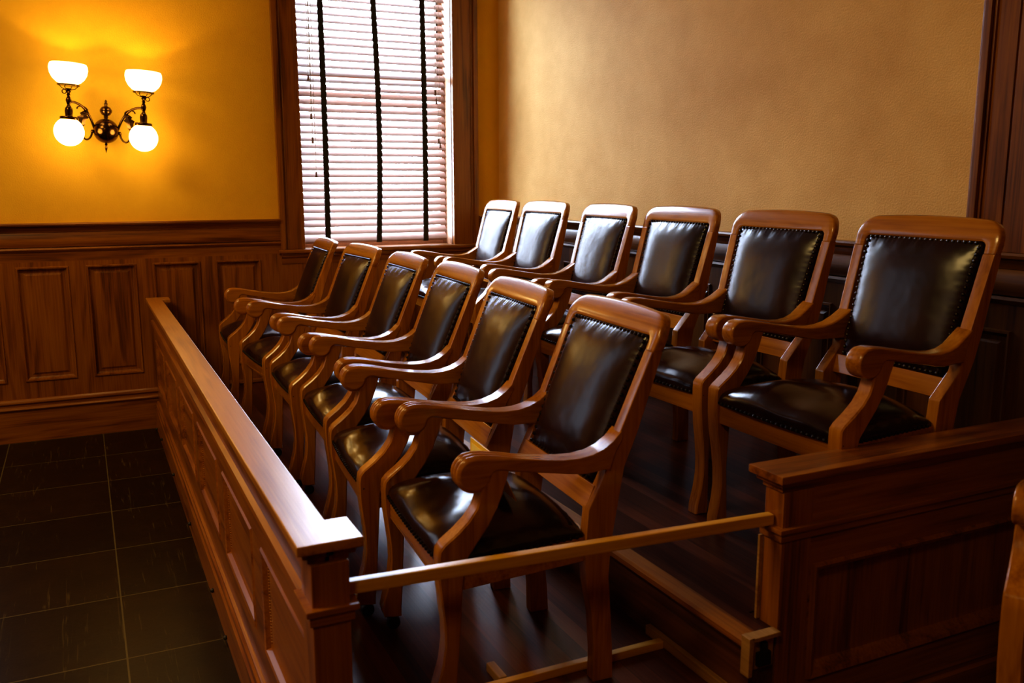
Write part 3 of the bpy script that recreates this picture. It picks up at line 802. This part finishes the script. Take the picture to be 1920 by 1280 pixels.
    bk = [(-.104, .650), (-.113, .612), (-.122, .585), (-.136, .55), (-.158, .51), (-.186, .472), (-.212, .435), (-.222, .40), (-.226, .35), (-.230, .28), (-.235, .20)]
    bk += [(-.240, .12), (-.244, .07), (-.244, .045)] if front else [(-.232, .12), (-.230, .06), (-.230, .0)]
    for s in (-1, 1):
        wf = lambda b, z, s=s: s * (.268 - .010 * max(0, min(1, (.35 - z) / .35)))
        ww = .0245
        mk('front_leg', G().slab(fl + sup + bk, [(-ww, .004), (-ww + .004, .0), (ww - .004, .0), (ww, .004)], wf), M['chair_z'], c, sharp=40)
        if front:
            mk('caster', G().lathe([(.008, .052), (.013, .05), (.013, .042), (.008, .04)], (s * .258, -.266, 0), n=12).lathe([(.010, -.011), (.019, -.010), (.021, 0), (.019, .010), (.010, .011)], (s * .258, -.266, .0212), 'x', 18), M['caster'], c)
    return c

def copy_tree(o):
    r = o.copy(); COL.objects.link(r)
    for ch in list(o.children):
        d = ch.copy(); COL.objects.link(d); d.parent = r
        for gc in list(ch.children):
            e = gc.copy(); COL.objects.link(e); e.parent = d
    return r

FR = [(.6699, -1.8120, -.0449), (1.3565, -1.7711, .0484), (2.0389, -1.7583, -.0305), (2.6553, -1.7510, -.0581), (3.3328, -1.8064, -.0886), (3.9530, -1.8001, -.0671)]
BR = [(.715, -.6288, -.05), (1.325, -.6159, .0231), (2.1389, -.6902, -.0541), (2.7456, -.6705, .0037), (3.4507, -.7100, .0167), (4.0200, -.7265, -.0189)]
BR[5] = (3.99, -.7265, -.0189) if False else (4.0997, -.7265, -.0189)
LF = ['oak and black leather armchair farthest away in the front row, nearest the yellow wall',
      'front-row oak armchair with dark leather, second from the yellow wall',
      'front-row oak armchair with dark leather, third from the yellow wall',
      'front-row oak armchair with dark leather, third from the wooden bar',
      'front-row oak armchair with glossy dark seat, second from the wooden bar',
      'large front-row oak armchair right behind the wooden bar, nearest to us']
LB = ['back-row oak armchair in the corner, beside the window, its leather shining pale blue',
      'back-row oak armchair with pale shining leather back, second from the window corner',
      'back-row oak armchair with bluish shining back, third from the window corner',
      'back-row oak armchair with brown leather back, fourth from the window corner',
      'back-row oak armchair with dark leather back, second from the side partition',
      'large back-row oak armchair behind the side partition, below the dark wall casing']
pf = make_chair('armchair', 'front'); pb = make_chair('armchair', 'back')
def place(proto, first, spots, z, labels, group):
    res = []
    for i, (x, y, r) in enumerate(spots):
        o = proto if (i == 0 and first) else copy_tree(proto)
        o.location = (x, y, z); o.rotation_euler = (0, 0, r); tag(o, labels[i], 'chair', group); res.append(o)
    return res
fchairs = place(pf, True, FR, ZF, LF, 'front row of jury armchairs')
bchairs = place(pb, True, BR, ZB, LB, 'back row of jury armchairs')

# ---- yellow card leaning inside the near arm of the nearest front chair
x, y, r = FR[5]
def cl(w, b, z): return (x + math.cos(r) * w - math.sin(r) * b, y + math.sin(r) * w + math.cos(r) * b, ZF + z)
seat_me = [ch for ch in pf.children if ch.name.startswith('seat_cushion')][0].data
ZSEAT = max(v.co.z for v in seat_me.vertices if -.03 < v.co.x < .19 and -.16 < v.co.y < -.03) + .001
def panel(w0, w1, t0, t1, s, off, th):
    # one leaf of the folded card: t runs down from the ridge, s = -1 front leaf, +1 back leaf
    top, dep = .642, (.004 if s < 0 else .055); ln = top - ZSEAT
    v = []
    for o in (off, off + th):
        for w, t in ((w0, t0), (w1, t0), (w1, t1), (w0, t1)): v.append(cl(w, -.097 + s * (dep * t + o), top - ln * t))
    return G().add(v, [(0, 1, 2, 3), (7, 6, 5, 4), (0, 4, 5, 1), (1, 5, 6, 2), (2, 6, 7, 3), (3, 7, 4, 0)])
cd = tag(empty('folded_card', cl(.07, -.097, ZSEAT)), 'yellow folded card standing on the nearest front chair, peeking out behind its near arm scroll', 'card')
def onto(o): o.parent = cd; o.matrix_parent_inverse = Matrix.Translation(-Vector(cd.location)); return o
fl_ = onto(mk('front_leaf', panel(-.015, .175, 0, 1, -1, 0, .0015), M['card'], smooth=False))
mk('printed_face', panel(-.004, .164, .10, .92, -1, .0016, .0006), M['card_in'], fl_, smooth=False)
onto(mk('back_leaf', panel(-.015, .175, 0, 1, 1, 0, .0015), M['card'], smooth=False))

# ---- chair at the right edge of the view, on its own low stand
struct('witness_platform', G().box(4.86, 6.2, -1.45, -.06, 0, ZF), M['boards'], smooth=False)
o = copy_tree(pb); o.location = (5.077, -.737, ZF); o.rotation_euler = (0, 0, .5)
tag(o, 'blurred oak armchair cut off by the right edge, only its arm end showing', 'chair')

# ------------------------------------------------------------------ light
W = bpy.data.worlds.new('sky'); bpy.context.scene.world = W; W.use_nodes = True
bg = W.node_tree.nodes['Background']; bg.inputs[0].default_value = (.68, .80, 1.0, 1); bg.inputs[1].default_value = 42.0
def area(name, loc, rot, sx, sy, e, col, portal=False):
    l = bpy.data.lights.new(name, 'AREA'); l.shape = 'RECTANGLE'; l.size = sx; l.size_y = sy; l.energy = e; l.color = col
    if portal: l.cycles.is_portal = True
    o = bpy.data.objects.new(name, l); COL.objects.link(o); o.location = loc; o.rotation_euler = rot; return o
for dy in (0, W2): area('window_portal', (-.26, -.91 + dy, 2.33), (0, -PI / 2, 0), 2.5, 1.1, 1, (1, 1, 1), portal=True)
area('ceiling_light', (3.2, -5.2, RZ - .05), (0, 0, 0), 1.6, 1.6, 130, (1, .68, .24))
area('partition_fill', (7.4, -4.6, RZ - .05), (0, 0, 0), .8, .8, 36, (1, .64, .24))  # added warm fill for the partition's near face, no real fixture
area('front_wall_fill', (3.4, RY + .05, 2.6), (PI / 2, 0, 0), 2.6, 2.4, 9, (1, .85, .65))  # added low fill at the unseen front wall, which has no window

# ------------------------------------------------------------------ camera
cam = bpy.data.cameras.new('camera'); co = bpy.data.objects.new('camera', cam); COL.objects.link(co)
Rv = Vector((.43125055, .90223109, -.00142365)); Uv = Vector((-.15561741, .07593646, .98489435)); Fv = Vector((-.88871041, .42451468, -.17315051))
m = Matrix(((Rv.x, Uv.x, -Fv.x, 6.099), (Rv.y, Uv.y, -Fv.y, -2.8077), (Rv.z, Uv.z, -Fv.z, 1.5535), (0, 0, 0, 1)))
co.matrix_world = m
cam.sensor_width = 36; cam.lens = 36 * 1682.3 / 1920
cam.clip_start = .05
cam.dof.use_dof = True; cam.dof.focus_distance = 3.8; cam.dof.aperture_fstop = 4.5
S = bpy.context.scene
S.camera = co
S.view_settings.view_transform = 'Standard'; S.view_settings.look = 'Medium High Contrast'; S.view_settings.exposure = 0.0
S.cycles.use_denoising = True
S.cycles.max_bounces = 8; S.cycles.diffuse_bounces = 4; S.cycles.glossy_bounces = 4; S.cycles.transparent_max_bounces = 8
S.cycles.sample_clamp_indirect = 6; S.cycles.caustics_reflective = False; S.cycles.caustics_refractive = False
